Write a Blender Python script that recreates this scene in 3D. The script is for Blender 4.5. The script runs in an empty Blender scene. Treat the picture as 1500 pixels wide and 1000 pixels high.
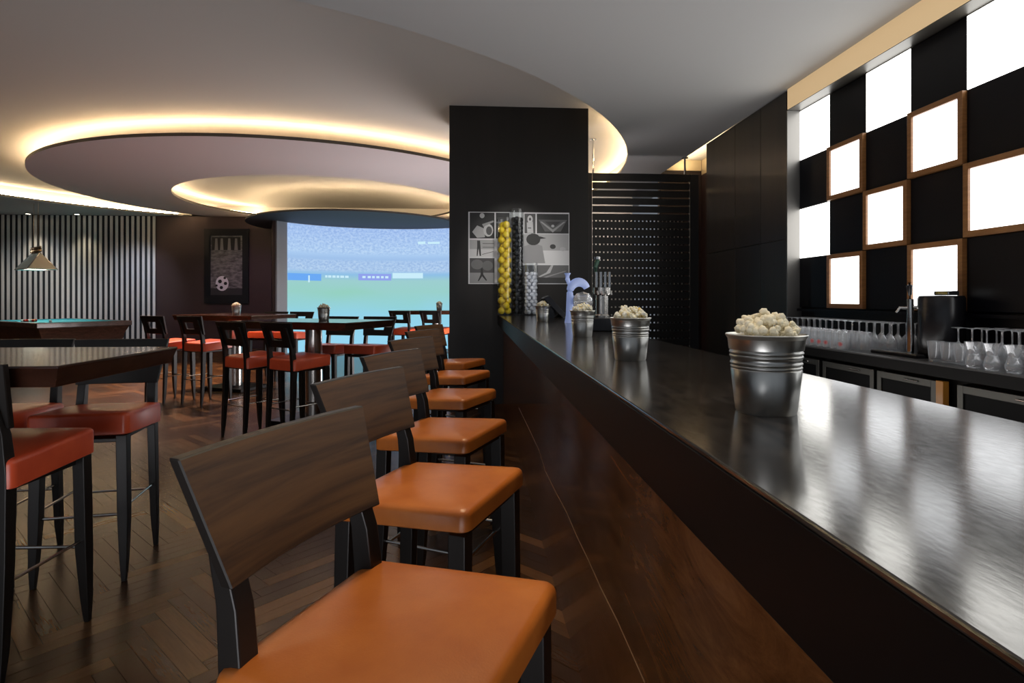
import bpy, bmesh, math, random
from mathutils import Vector, Matrix
random.seed(7)
S = bpy.context.scene
COL = S.collection
PI = math.pi
# ------------------------------------------------------------------ camera, world, exposure, big lights
F_PX, TH, CAM_Z, HOR = 842.0, math.atan(57/842), 1.30, 437.0
cam_d = bpy.data.cameras.new('camera'); cam = bpy.data.objects.new('camera', cam_d); COL.objects.link(cam)
cam_d.sensor_width = 36; cam_d.lens = 36*F_PX/1500; cam_d.shift_y = -(500-HOR)/1500
cam_d.clip_start = .02; cam_d.clip_end = 100
cam.location = (0, 0, CAM_Z); cam.rotation_euler = (PI/2, 0, -TH); S.camera = cam
S.view_settings.view_transform = 'Standard'; S.view_settings.look = 'None'
S.view_settings.exposure = 0.0; S.view_settings.gamma = 1; S.view_settings.use_curve_mapping = False
S.cycles.transparent_max_bounces = 32
w = bpy.data.worlds.new('world'); S.world = w; w.use_nodes = True
w.node_tree.nodes['Background'].inputs[0].default_value = (.80, .88, 1, 1)
w.node_tree.nodes['Background'].inputs[1].default_value = .20

def area(loc, rot, sx, sy, power, col, spread=None):
    d = bpy.data.lights.new('area_light', 'AREA'); d.shape = 'RECTANGLE'; d.size = sx; d.size_y = sy
    d.energy = power; d.color = col
    if spread: d.spread = spread
    o = bpy.data.objects.new('area_light', d); COL.objects.link(o); o.location = loc; o.rotation_euler = rot
    return o
def spot(loc, target, power, col, ang=60, blend=.6, r=.05):
    d = bpy.data.lights.new('spot_light', 'SPOT'); d.energy = power; d.color = col
    d.spot_size = math.radians(ang); d.spot_blend = blend; d.shadow_soft_size = r
    o = bpy.data.objects.new('spot_light', d); COL.objects.link(o); o.location = loc
    v = Vector(target)-Vector(loc); o.rotation_euler = v.to_track_quat('-Z', 'Y').to_euler()
    return o
# added cool fill from the open side behind the camera
area((-3, -2.9, 1.9), (math.radians(97), 0, 0), 9, 2.4, 6, (.86, .93, 1))
area((-1.2, -1.6, .35), (math.radians(130), 0, 0), 4, 1.2, 62, (.97, .96, 1), math.radians(110))  # upward fill added to brighten the ceiling
# added upward fill low in the service aisle, brightens ceiling and glasses
area((1.85, 2.8, .45), (PI, 0, 0), .7, 5, 30, (1, .98, .96))
# recessed ceiling spots over the stools (outside the frame, above)
WARM = (1, .74, .46)
for (x, y, tx, ty, pw) in [(.0, 1.9, -.02, 1.0, 85), (.0, 2.6, -.05, 1.75, 70), (.0, 3.4, -.05, 2.5, 66), (.0, 3.9, -.05, 3.4, 62), (.05, 4.0, -.05, 4.6, 80)]:
    spot((x, y, 3.38), (tx, ty, .8), pw, WARM, 44, .8)
for (x, y, tx, ty, tz, pw, an) in [(1.5, .7, .52, .985, 1.2, 75, 16), (1.5, 1.6, .52, 1.86, 1.2, 62, 16), (1.5, 2.6, .58, 3.0, 1.2, 60, 18), (.7, 4.0, .5, 7.0, 1.75, 240, 26)]:
    spot((x, y, 3.38), (tx, ty, tz), pw, (1, .95, .88), an, .8, .08)  # spots added to brighten the buckets, ball tubes and collage
# added upward fill hidden behind the column, brightens the ceiling disc
area((.3, 9.4, .25), (0, math.radians(180-38), 0), .8, 1.6, 90, (1, .93, .93))
# ------------------------------------------------------------------ helpers
class MB:
    def __init__(s): s.v = []; s.f = []; s.m = []; s.M = Matrix.Identity(4)
    def add(s, vs, fs, mi=0):
        b = len(s.v); s.v += [tuple(s.M @ Vector(p)) for p in vs]
        s.f += [tuple(b+i for i in f) for f in fs]; s.m += [mi]*len(fs)
        return s
    def box(s, a, b, mi=0):
        x0, y0, z0 = [min(a[i], b[i]) for i in range(3)]; x1, y1, z1 = [max(a[i], b[i]) for i in range(3)]
        return s.add([(x0,y0,z0),(x1,y0,z0),(x1,y1,z0),(x0,y1,z0),(x0,y0,z1),(x1,y0,z1),(x1,y1,z1),(x0,y1,z1)],
            [(0,3,2,1),(4,5,6,7),(0,1,5,4),(1,2,6,5),(2,3,7,6),(3,0,4,7)], mi)
    def loft(s, rings, mi=0, cap=True, close=False):
        n = len(rings[0]); vs = [p for r in rings for p in r]; fs = []
        for k in range(len(rings)-1):
            for i in range(n):
                j = (i+1) % n; fs.append((k*n+i, k*n+j, (k+1)*n+j, (k+1)*n+i))
        if close:
            k = len(rings)-1
            for i in range(n):
                j = (i+1) % n; fs.append((k*n+i, k*n+j, j, i))
        elif cap:
            fs.append(tuple(reversed(range(n)))); fs.append(tuple((len(rings)-1)*n+i for i in range(n)))
        return s.add(vs, fs, mi)
    def tube(s, pts, r, n=10, mi=0):
        pts = [Vector(p) for p in pts]; rings = []
        rr = r if isinstance(r, (list, tuple)) else [r]*len(pts)
        for i, p in enumerate(pts):
            d = (pts[min(i+1, len(pts)-1)]-pts[max(i-1, 0)]).normalized()
            u = d.cross(Vector((0, 0, 1)));
            if u.length < .05: u = d.cross(Vector((0, 1, 0)))
            u.normalize(); t = u.cross(d)
            rings.append([tuple(p+u*rr[i]*math.cos(2*PI*k/n)+t*rr[i]*math.sin(2*PI*k/n)) for k in range(n)])
        return s.loft(rings, mi)
    def lathe(s, prof, n=24, c=(0, 0, 0), mi=0, cap=False):
        rings = [[(c[0]+r*math.cos(2*PI*k/n), c[1]+r*math.sin(2*PI*k/n), c[2]+z) for k in range(n)] for r, z in prof]
        return s.loft(rings, mi, cap=cap)
    def prism(s, poly, z0, z1, mi=0):
        return s.loft([[(x, y, z0) for x, y in poly], [(x, y, z1) for x, y in poly]], mi)
    def build(s, name, mats, parent=None, bevel=0, seg=2, smooth=True, ang=35):
        me = bpy.data.meshes.new(name); me.from_pydata(s.v, [], s.f)
        mats = mats if isinstance(mats, (list, tuple)) else [mats]
        for m in mats: me.materials.append(m)
        me.polygons.foreach_set('material_index', s.m)
        bm = bmesh.new(); bm.from_mesh(me)
        bmesh.ops.recalc_face_normals(bm, faces=bm.faces)
        if bevel:
            es = [e for e in bm.edges if len(e.link_faces) == 2 and e.calc_face_angle(0) > .6]
            bmesh.ops.bevel(bm, geom=es, offset=bevel, segments=seg, affect='EDGES', profile=.5, clamp_overlap=True)
        bm.to_mesh(me); bm.free()
        if bevel and ang == 35: ang = 18
        if smooth:
            me.polygons.foreach_set('use_smooth', [True]*len(me.polygons)); me.set_sharp_from_angle(angle=math.radians(ang))
        o = bpy.data.objects.new(name, me); COL.objects.link(o)
        if parent: o.parent = parent
        return o
def tag(o, label=None, cat=None, group=None, kind=None):
    if label: o['label'] = label
    if cat: o['category'] = cat
    if group: o['group'] = group
    if kind: o['kind'] = kind
    return o
def thing(name, label, cat, loc=(0, 0, 0), rz=0, group=None):
    o = bpy.data.objects.new(name, None); COL.objects.link(o); o.location = loc; o.rotation_euler = (0, 0, rz)
    o.empty_display_size = .05
    return tag(o, label, cat, group)
KIDS = {}
def kids(o): return [c for c in bpy.data.objects if c.parent == o]
def dup(root, loc, rz, label, group=None, scale=None):
    if root.name not in KIDS: KIDS[root.name] = [(c, kids(c)) for c in kids(root)]
    r = root.copy(); COL.objects.link(r); r.location = loc; r.rotation_euler = (0, 0, rz); r['label'] = label
    if scale: r.scale = (scale,)*3
    if group: r['group'] = group
    for c, gs in KIDS[root.name]:
        d = c.copy(); COL.objects.link(d); d.parent = r
        for g in gs:
            e = g.copy(); COL.objects.link(e); e.parent = d
    return r
def ordn(k): return f'{k}'+('th' if 10 < k < 20 else {1: 'st', 2: 'nd', 3: 'rd'}.get(k % 10, 'th'))
def struct(o): o['kind'] = 'structure'; return o
def proj(x, y, z):
    c, s = math.cos(TH), math.sin(TH); xc = x*c-y*s; yc = x*s+y*c
    return (750+F_PX*xc/yc, HOR-F_PX*(z-CAM_Z)/yc) if yc > .05 else (9999, 9999)
# ------------------------------------------------------------------ materials
def mat(name, col, rough=.5, metal=0, spec=.5, coat=0, emit=None, es=0, coat_r=.08):
    m = bpy.data.materials.new(name); m.use_nodes = True; b = m.node_tree.nodes['Principled BSDF']
    b.inputs['Base Color'].default_value = (*col, 1); b.inputs['Roughness'].default_value = rough
    b.inputs['Metallic'].default_value = metal; b.inputs['Specular IOR Level'].default_value = spec
    b.inputs['Coat Weight'].default_value = coat; b.inputs['Coat Roughness'].default_value = coat_r
    if emit: b.inputs['Emission Color'].default_value = (*emit, 1); b.inputs['Emission Strength'].default_value = es
    return m
def N(m, t, **kw):
    n = m.node_tree.nodes.new(t)
    for k, v in kw.items(): setattr(n, k, v)
    return n
def L(m, a, b): m.node_tree.links.new(a, b)
def bs(m): return m.node_tree.nodes['Principled BSDF']
def ramp(m, fac, stops):
    r = N(m, 'ShaderNodeValToRGB'); e = r.color_ramp.elements
    while len(e) < len(stops): e.new(.5)
    for i, (p, c) in enumerate(stops): e[i].position = p; e[i].color = (*c, 1)
    L(m, fac, r.inputs[0]); return r.outputs[0]
def noise(m, scale, detail=4, stretch=None, coord='Object', rough=.5, dist=0):
    tc = N(m, 'ShaderNodeTexCoord'); mp = N(m, 'ShaderNodeMapping'); L(m, tc.outputs[coord], mp.inputs[0])
    if stretch: mp.inputs['Scale'].default_value = stretch
    n = N(m, 'ShaderNodeTexNoise'); n.inputs['Scale'].default_value = scale; n.inputs['Detail'].default_value = detail
    n.inputs['Roughness'].default_value = rough; n.inputs['Distortion'].default_value = dist
    L(m, mp.outputs[0], n.inputs['Vector']); return n.outputs['Fac']
def bump(m, fac, strength=.1, dist=.01):
    b = N(m, 'ShaderNodeBump'); b.inputs['Strength'].default_value = strength; b.inputs['Distance'].default_value = dist
    L(m, fac, b.inputs['Height']); L(m, b.outputs[0], bs(m).inputs['Normal'])
def wood(name, c0, c1, scale=6, stretch=(1, 1, 12), rough=.3, coat=.3, coord='Object'):
    m = mat(name, c0, rough, coat=coat)
    f = noise(m, scale, 6, stretch, coord, .6, .6)
    L(m, ramp(m, f, [(.3, c0), (.7, c1)]), bs(m).inputs['Base Color']); bump(m, f, .05, .002)
    return m
ceil_m = mat('ceiling_paint', (.52, .515, .51), .9, spec=.1)
upper_m = mat('upper_ceiling_paint', (.56, .53, .50), .9, spec=.1)
disc_m = mat('disc_ceiling_paint', (.66, .58, .58), .85, spec=.15)
lip_m = mat('dark_lip', (.05, .045, .038), .4)
canopy_m = mat('canopy_paint', (.05, .05, .055), .7)
white_wall = mat('white_wall_paint', (.6, .58, .6), .8)
darkwall_m = mat('dark_brown_wall', (.045, .026, .026), .45)
ebony = wood('ebony_stained_wood', (.005, .004, .0035), (.010, .0075, .006), 5, (1, 1, .15), .42, .0)
column_m = wood('column_dark_veneer', (.010, .0085, .007), (.016, .013, .011), 3, (1, 1, .1), .4, .0)
bs(column_m).inputs['Specular IOR Level'].default_value = .3
cabinet_m = wood('cabinet_veneer', (.014, .0105, .0085), (.035, .024, .016), 4, (1, 1, .05), .36, .1)
walnut = wood('walnut_veneer', (.030, .012, .004), (.125, .058, .018), 7, (1, .28, 4.5), .5, .0)
bs(walnut).inputs['Specular IOR Level'].default_value = .3
tabletop_m = wood('table_lacquer', (.026, .010, .006), (.052, .020, .012), 4, (.4, 3, 3), .16, .4)
chrome = mat('chrome', (.75, .75, .74), .12, 1)
steel = mat('brushed_steel', (.55, .53, .50), .24, 1)
dsteel = mat('fridge_steel', (.10, .098, .09), .42, 1)
zinc = mat('zinc_bucket', (.50, .50, .48), .30, 1)
f = noise(zinc, 14, 3, (1, 1, .2)); L(zinc, ramp(zinc, f, [(.3, (.44, .44, .42)), (.7, (.60, .60, .57))]), bs(zinc).inputs['Base Color'])
zinc_in = mat('bucket_rim', (.7, .7, .66), .3, 1)
black = mat('black_plastic', (.010, .010, .012), .25)
blackm = mat('black_matt_panel', (.003, .003, .005), .4, spec=.2)
def leather(name, c0, c1):
    m = mat(name, c0, .34, coat=.12, coat_r=.2); f = noise(m, 9, 5, None, 'Object', .6)
    L(m, ramp(m, f, [(.3, c0), (.72, c1)]), bs(m).inputs['Base Color'])
    v = N(m, 'ShaderNodeTexVoronoi'); v.inputs['Scale'].default_value = 260
    tc = N(m, 'ShaderNodeTexCoord'); L(m, tc.outputs['Object'], v.inputs['Vector'])
    bump(m, v.outputs['Distance'], .10, .001); return m
orange = leather('orange_leather', (.46, .125, .018), (.56, .175, .030))
redor = leather('red_orange_leather', (.56, .068, .024), (.66, .095, .032))
# counter lacquer : dark, streaky grain relief
counter_m = mat('counter_lacquer', (.016, .013, .011), .2, spec=.6)
f = noise(counter_m, 60, 4, (1, .22, 1)); L(counter_m, ramp(counter_m, f, [(.35, (.010, .009, .008)), (.7, (.040, .034, .030))]), bs(counter_m).inputs['Base Color'])
f2 = noise(counter_m, 160, 3, (1, .3, 1)); mr = N(counter_m, 'ShaderNodeMapRange'); L(counter_m, f2, mr.inputs[0])
mr.inputs['To Min'].default_value = .11; mr.inputs['To Max'].default_value = .19; L(counter_m, mr.outputs[0], bs(counter_m).inputs['Roughness'])
bump(counter_m, f2, .09, .0006)
bs(counter_m).inputs['Specular IOR Level'].default_value = .9
fascia_m = mat('counter_fascia', (.005, .0045, .0045), .5, spec=.15)
# bar front: brown polished stone
front_m = mat('brown_polished_stone', (.06, .02, .01), .13, spec=.3)
f = noise(front_m, 5, 8, (1, .5, 2.5), 'Object', .75, 1.2)
L(front_m, ramp(front_m, f, [(.28, (.07, .024, .008)), (.55, (.19, .072, .022)), (.75, (.29, .12, .038))]), bs(front_m).inputs['Base Color'])
vein_m = mat('pale_mineral_vein', (.55, .34, .18), .4)
def emis(name, col, st):
    m = bpy.data.materials.new(name); m.use_nodes = True; nt = m.node_tree; nt.nodes.remove(bs(m))
    e = N(m, 'ShaderNodeEmission'); e.inputs[0].default_value = (*col, 1); e.inputs[1].default_value = st
    L(m, e.outputs[0], nt.nodes['Material Output'].inputs[0]); return m
lamp_white = emis('backlit_diffuser', (1, .985, .93), 4.6)
lamp_cool = emis('framed_diffuser', (.97, .985, 1), 2.8)
strip_m = emis('cove_strip', (1, .74, .42), 85)
cream_m = mat('cream_fascia_added_glow', (.6, .46, .27), .7, emit=(1, .69, .37), es=.42)  # faint emission added to make the cream header strip brighter
cove_w = mat('cove_cream_paint', (.75, .6, .38), .8)
frame_m = wood('oak_frame', (.20, .085, .025), (.32, .14, .045), 8, (1, 1, 6), .4, .2)
orangewood = wood('orange_wood', (.38, .15, .02), (.50, .21, .03), 8, (1, 1, .2), .4, .2)
def thin_glass(name, tint=(1, 1, 1), base=.06, edge=.75, white=.0):
    m = bpy.data.materials.new(name); m.use_nodes = True; nt = m.node_tree; nt.nodes.remove(bs(m))
    t = N(m, 'ShaderNodeBsdfTransparent'); t.inputs[0].default_value = (*tint, 1)
    g = N(m, 'ShaderNodeBsdfGlossy'); g.inputs['Roughness'].default_value = .04; g.inputs[0].default_value = (.95, .96, 1, 1)
    lw = N(m, 'ShaderNodeLayerWeight'); lw.inputs[0].default_value = .35
    mr = N(m, 'ShaderNodeMapRange'); L(m, lw.outputs['Facing'], mr.inputs[0]); mr.inputs['To Min'].default_value = base; mr.inputs['To Max'].default_value = edge
    mx = N(m, 'ShaderNodeMixShader'); L(m, mr.outputs[0], mx.inputs[0]); L(m, t.outputs[0], mx.inputs[1]); L(m, g.outputs[0], mx.inputs[2])
    out = mx.outputs[0]
    if white:  # diffuse white mixed in to imitate bright highlights on the glasses
        d = N(m, 'ShaderNodeBsdfDiffuse'); d.inputs[0].default_value = (.9, .92, .95, 1)
        m2 = N(m, 'ShaderNodeMixShader'); m2.inputs[0].default_value = white; L(m, out, m2.inputs[1]); L(m, d.outputs[0], m2.inputs[2]); out = m2.outputs[0]
    L(m, out, nt.nodes['Material Output'].inputs[0]); return m
glass_m = thin_glass('clear_glass', (.97, .98, .98), .07, .95, .17)
tube_glass = thin_glass('tube_glass', (.96, .97, .97), .02, .32)
door_glass = mat('fridge_door_glass', (.006, .006, .006), .4, spec=.05)
popcorn_m = mat('popcorn', (.85, .78, .55), .7)
f = noise(popcorn_m, 55, 2); L(popcorn_m, ramp(popcorn_m, f, [(.34, (.84, .58, .12)), (.44, (.93, .86, .60)), (.55, (.96, .93, .80))]), bs(popcorn_m).inputs['Base Color'])
# floor planks
floor_m = mat('parquet_plank', (.1, .05, .02), .27, spec=.45)
at = N(floor_m, 'ShaderNodeAttribute'); at.attribute_name = 'tone'
f = noise(floor_m, 3.0, 5, (2.5, 34, 1), 'UV', .6, .4)
ad = N(floor_m, 'ShaderNodeMath', operation='MULTIPLY_ADD'); L(floor_m, f, ad.inputs[0]); ad.inputs[1].default_value = .35; L(floor_m, at.outputs['Fac'], ad.inputs[2])
L(floor_m, ramp(floor_m, ad.outputs[0], [(.10, (.034, .013, .004)), (.5, (.060, .025, .008)), (1.0, (.15, .070, .024))]), bs(floor_m).inputs['Base Color'])
subfloor_m = mat('plank_joint', (.03, .014, .007), .4)
felt = mat('teal_felt', (.06, .42, .52), .9)
mahog = wood('carved_mahogany', (.055, .022, .014), (.16, .07, .045), 7, (1, 1, 3), .35, .3)
grey_slat = mat('grey_slat_paint', (.60, .59, .57), .6)
darkgap = mat('dark_backing', (.012, .014, .018), .7)
GREY = {}
def grey(v, rough=.5):
    v = round(v, 3)
    if v not in GREY: GREY[v] = mat('print_grey', (v, v, v*1.02), rough)
    return GREY[v]

# ------------------------------------------------------------------ setting: floor
WALL_Y = 15.3
floor_b = MB().box((-14, -3, -.1), (4.2, WALL_Y+.2, -.004)).build('floor', subfloor_m, smooth=False); struct(floor_b)
PL, PW, T = .49, .07, .0
def plank_mesh(name, items):
    vs, fs, uv, tone = [], [], [], []
    g = .0003; e = .0006
    for (ax, ay, bx, by, hor, t) in items:
        ax += g; ay += g; bx -= g; by -= g; b = len(vs)
        def R(x, y): return ((x-y)*.70710678, (x+y)*.70710678)
        for (x, y, z) in [(ax, ay, -.006), (bx, ay, -.006), (bx, by, -.006), (ax, by, -.006), (ax+e, ay+e, 0), (bx-e, ay+e, 0), (bx-e, by-e, 0), (ax+e, by-e, 0)]:
            X, Y = R(x, y); vs.append((X-3, Y, z))
        ff = [(4, 5, 6, 7), (0, 1, 5, 4), (1, 2, 6, 5), (2, 3, 7, 6), (3, 0, 4, 7)]
        ou, ov = random.random()*20, random.random()*20
        for q in ff:
            fs.append(tuple(b+i for i in q))
            for i in q:
                x = vs[b+i]; lx, ly = [(ax, ay), (bx, ay), (bx, by), (ax, by)][i % 4]
                u, v = (lx-ax, ly-ay) if hor else (ly-ay, lx-ax)
                uv += [u+ou, v+ov]
            tone.append(t)
    me = bpy.data.meshes.new(name); me.from_pydata(vs, [], fs); me.materials.append(floor_m)
    l = me.uv_layers.new(name='UVMap'); l.data.foreach_set('uv', uv)
    a = me.attributes.new('tone', 'FLOAT', 'FACE'); a.data.foreach_set('value', tone)
    return me
items = []
n = 7
for mrow in range(-22, 22):
    for k in range(-220, 260):
        x0, y0 = k*PW+mrow*2*PL, k*PW
        for (ax, ay, bx, by, h) in [(x0, y0, x0+PL, y0+PW, True), (x0+PL, y0+PW-PL, x0+PL+PW, y0+PW, False)]:
            cx, cy = (ax+bx)/2, (ay+by)/2; X, Y = (cx-cy)*.7071-3, (cx+cy)*.7071
            if -13.6 < X < .7 and -.6 < Y < WALL_Y-.35: items.append((ax, ay, bx, by, h, random.random()**1.8*.8, X, Y))
def inview(X, Y):
    px, py = proj(X, Y, 0); return 0-20 < px < 830 and py < 1015 and Y > .5 and X < .33
vis = sorted([i for i in items if inview(i[6], i[7])], key=lambda i: math.hypot(i[6], i[7]))
near = vis[:299]; ns = set(id(i) for i in near)
for it in near:
    me = plank_mesh('plank', [it[:6]]); o = bpy.data.objects.new('plank', me); COL.objects.link(o); o.parent = floor_b
me = plank_mesh('parquet', [i[:6] for i in items if id(i) not in ns]); o = bpy.data.objects.new('parquet', me); COL.objects.link(o); o.parent = floor_b; o['kind'] = 'stuff'

# ------------------------------------------------------------------ ceilings
ZL, ZU = 3.41, 3.66
OC, OR_ = (-3.88, 9.96), 6.36
DC, DR = (-3.42, 12.25), 4.52
HC, HR = (-3.26, 13.03), 2.96
CC, CR = (-2.85, 14.59), 2.58
YM = WALL_Y-.02
def circ(c, r, n=160): return [(c[0]+r*math.cos(2*PI*k/n), c[1]+r*math.sin(2*PI*k/n)) for k in range(n)]
def clampy(p): return (p[0], min(p[1], YM))
# lower ceiling with round opening
mb = MB(); cpts = circ(OC, OR_); x0, x1, y0, y1 = -14, 3.17, -3, 16.6
outer = []
for (x, y) in cpts:
    dx, dy = x-OC[0], y-OC[1]; t = 1e9
    if dx > 1e-6: t = min(t, (x1-OC[0])/dx)
    if dx < -1e-6: t = min(t, (x0-OC[0])/dx)
    if dy > 1e-6: t = min(t, (y1-OC[1])/dy)
    if dy < -1e-6: t = min(t, (y0-OC[1])/dy)
    outer.append((OC[0]+dx*t, OC[1]+dy*t))
def ringslab(outer, inner, z0, z1, mi_bottom=0, mi_in=1, mi_out=1):
    n = len(outer); vs = [(x, y, z0) for x, y in outer]+[(x, y, z0) for x, y in inner]+[(x, y, z1) for x, y in outer]+[(x, y, z1) for x, y in inner]
    mb = MB(); A = [];
    mb.v = vs
    for i in range(n):
        j = (i+1) % n
        for f_, m_ in (((i, n+i, n+j, j), mi_bottom), ((2*n+i, 2*n+j, 3*n+j, 3*n+i), mi_bottom), ((i, j, 2*n+j, 2*n+i), mi_out), ((n+i, 3*n+i, 3*n+j, n+j), mi_in)):
            mb.f.append(f_); mb.m.append(m_)
    return mb
corners = [(x0, y0), (x1, y0), (x1, y1), (x0, y1)]
for c in corners:   # pull the nearest ray point onto each corner
    k = min(range(len(outer)), key=lambda i: (outer[i][0]-c[0])**2+(outer[i][1]-c[1])**2); outer[k] = c
lc = ringslab([clampy(p) for p in outer], [clampy(p) for p in cpts], ZL, ZL+.045).build('ceiling', [ceil_m, lip_m], smooth=False); struct(lc)
stepw = MB(); a = [clampy(p) for p in circ(OC, OR_+.10)]
stepw.loft([[(x, y, ZL+.046) for x, y in a], [(x, y, ZU) for x, y in a]], cap=False)
struct(stepw.build('trim_1', upper_m, lc, smooth=True))
up = MB().box((-14, -3, ZU), (4.2, WALL_Y+.2, ZU+.1)).build('ceiling', upper_m, smooth=False); struct(up)
disc = ringslab([clampy(p) for p in circ(DC, DR)], [clampy(p) for p in circ(HC, HR)], ZL, ZL+.045).build('ceiling_disc', [disc_m, lip_m], smooth=False)
tag(disc, 'large round grey ceiling raft with dark rim and glowing edge', 'ceiling panel')
can = MB().prism([clampy(p) for p in circ(CC, CR, 96)], 3.10, 3.14, 0).build('canopy', canopy_m, smooth=False)
tag(can, 'dark round canopy hanging over the projection screen', 'canopy')
def arc_strip(c, r, z, a0, a1, parent, rad=.009, n=70):
    pts = []
    for i in range(n+1):
        a = math.radians(a0+(a1-a0)*i/n); p = (c[0]+r*math.cos(a), c[1]+r*math.sin(a), z)
        if p[1] < YM-.05: pts.append(p)
    return MB().tube(pts, rad, 6).build('light_strip', strip_m, parent)
arc_strip(DC, DR-.16, ZL+.058, 42, -222, disc)
arc_strip(HC, HR+.12, ZL+.058, 128, 225, disc)
arc_strip(CC, CR-.2, 3.153, 5, -190, can)
arc_strip(OC, OR_+.05, ZL+.06, -28, 57, lc)
arc_strip(OC, OR_+.05, ZL+.06, 118, 185, lc)

# ------------------------------------------------------------------ walls
def wall(name, a, b, m): return struct(MB().box(a, b).build(name, m, smooth=False))
back = wall('wall_back', (-14, WALL_Y, 0), (4.2, WALL_Y+.15, ZU), darkwall_m)
wleft = wall('wall_left', (-14.15, -3, 0), (-14, WALL_Y+.15, ZU), darkwall_m)
wright = wall('wall_right', (3.36, -3, 0), (3.46, 5.62, ZU), blackm)
# slatted part of back wall
slat_base = struct(MB().box((-14, WALL_Y-.02, 0), (-8.10, WALL_Y, ZL)).build('trim_2', darkgap, smooth=False))
smb = MB().box((0, 0, 0), (.062, .016, ZL-.01)); s0 = None
x = -8.16
while x > -13.4:
    if s0 is None:
        s0 = smb.build('slat', grey_slat, slat_base, smooth=False)
    else:
        s0 = s0.copy(); COL.objects.link(s0)
    s0.location = (x, WALL_Y-.043, 0); x -= .1305
# curved screen wall
SC, SR = (-1.95, 11.86), 3.14
def arcpts(a0, a1, r, n): return [(SC[0]+r*math.cos(math.radians(a0+(a1-a0)*i/n)), SC[1]+r*math.sin(math.radians(a0+(a1-a0)*i/n))) for i in range(n+1)]
A0 = math.degrees(math.atan2(13.65-SC[1], -4.54-SC[0])); A1 = 18
pi_ = arcpts(A0, A1, SR, 60); po = arcpts(A0, A1, SR+.08, 60)
cw = MB().prism(pi_+po[::-1], 0, 3.10).build('wall_screen', white_wall, smooth=False); struct(cw)
pier = MB().prism([(-4.56, 13.62), (-4.62, 13.62), (-5.22, WALL_Y-.01), (-5.05, WALL_Y-.01)], 0, 3.10).build('wall_pier', darkwall_m, smooth=False); struct(pier)
# projected picture
scr_m = bpy.data.materials.new('projected_picture'); scr_m.use_nodes = True; scr_m.node_tree.nodes.remove(bs(scr_m))
uvn = N(scr_m, 'ShaderNodeTexCoord'); sp = N(scr_m, 'ShaderNodeSeparateXYZ'); L(scr_m, uvn.outputs['UV'], sp.inputs[0])
def mix(m, fac, a, b):
    x = N(m, 'ShaderNodeMix', data_type='RGBA')
    for s_, v_ in ((x.inputs[0], fac), (x.inputs[6], a), (x.inputs[7], b)):
        if hasattr(v_, 'is_output'): L(m, v_, s_)
        else: s_.default_value = v_ if not isinstance(v_, tuple) else (*v_, 1)
    return x.outputs[2]
SH = lambda st: [((.0914+.9086*p) if p > 0 else 0, c) for p, c in st]
rv = ramp(scr_m, sp.outputs['Y'], SH([(0, (.24, .66, .92)), (.22, (.22, .64, .82)), (.42, (.26, .62, .56)), (.52, (.28, .60, .60)), (.575, (.20, .48, .80)), (.615, (.36, .56, .86)), (.72, (.30, .50, .85)), (.78, (.40, .62, .95)), (.98, (.28, .46, .90))]))
crowd = noise(scr_m, 60, 3, (1.6, 1, 1), 'UV', .7)
cr = ramp(scr_m, crowd, [(.40, (.16, .26, .60)), (.5, (.38, .56, .9)), (.62, (.75, .88, 1))])
cm = ramp(scr_m, sp.outputs['Y'], SH([(.59, (0, 0, 0)), (.62, (1, 1, 1)), (.69, (1, 1, 1)), (.715, (0, 0, 0)), (.75, (0, 0, 0)), (.78, (1, 1, 1)), (1, (1, 1, 1))]))
c1 = mix(scr_m, N(scr_m, 'ShaderNodeMath', operation='MULTIPLY').outputs[0], rv, cr)
mul = [n_ for n_ in scr_m.node_tree.nodes if n_.type == 'MATH'][-1]; L(scr_m, cm, mul.inputs[0]); mul.inputs[1].default_value = .32
big = noise(scr_m, 2.4, 2, None, 'UV'); c2 = mix(scr_m, N(scr_m, 'ShaderNodeMath', operation='MULTIPLY').outputs[0], c1, (.20, .62, .34))
mul2 = [n_ for n_ in scr_m.node_tree.nodes if n_.type == 'MATH'][-1]
gm = ramp(scr_m, big, [(.45, (0, 0, 0)), (.65, (1, 1, 1))]); gy = ramp(scr_m, sp.outputs['Y'], SH([(.2, (0, 0, 0)), (.42, (.55, .55, .55)), (.54, (0, 0, 0))]))
L(scr_m, gm, mul2.inputs[0]); L(scr_m, gy, mul2.inputs[1])
em = N(scr_m, 'ShaderNodeEmission'); c2 = mix(scr_m, .16, c2, (.75, .92, 1.0)); L(scr_m, c2, em.inputs[0]); em.inputs[1].default_value = .95; L(scr_m, em.outputs[0], scr_m.node_tree.nodes['Material Output'].inputs[0])
AS0 = A0-5.0
def screen_patch(name, u0, u1, v0, v1, m, parent, off=.012, n=60, uvs=False):
    a0 = AS0+(A1+2-AS0)*u0; a1 = AS0+(A1+2-AS0)*u1; vz = lambda v: .02 if v <= 0 else .30+(3.085-.30)*v
    z0 = vz(v0); z1 = vz(v1)
    p = arcpts(a0, a1, SR-off, n); q = arcpts(a0, a1, SR-off+.006, n)
    vs = [(x, y, z0) for x, y in p]+[(x, y, z1) for x, y in p]+[(x, y, z0) for x, y in q]+[(x, y, z1) for x, y in q]; k = n+1; fs = []
    for i in range(n): fs += [(i, i+1, k+i+1, k+i), (2*k+i, 3*k+i, 3*k+i+1, 2*k+i+1), (k+i, k+i+1, 3*k+i+1, 3*k+i), (i, 2*k+i, 2*k+i+1, i+1)]
    me = bpy.data.meshes.new(name); me.from_pydata(vs, [], fs); me.materials.append(m)
    if uvs:
        l = me.uv_layers.new(name='UVMap')
        for lo in me.loops:
            i = lo.vertex_index % (2*k); l.data[lo.index].uv = ((i % k)/n, 1 if i >= k else 0)
    o = bpy.data.objects.new(name, me); COL.objects.link(o)
    if parent: o.parent = parent
    return o
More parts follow.
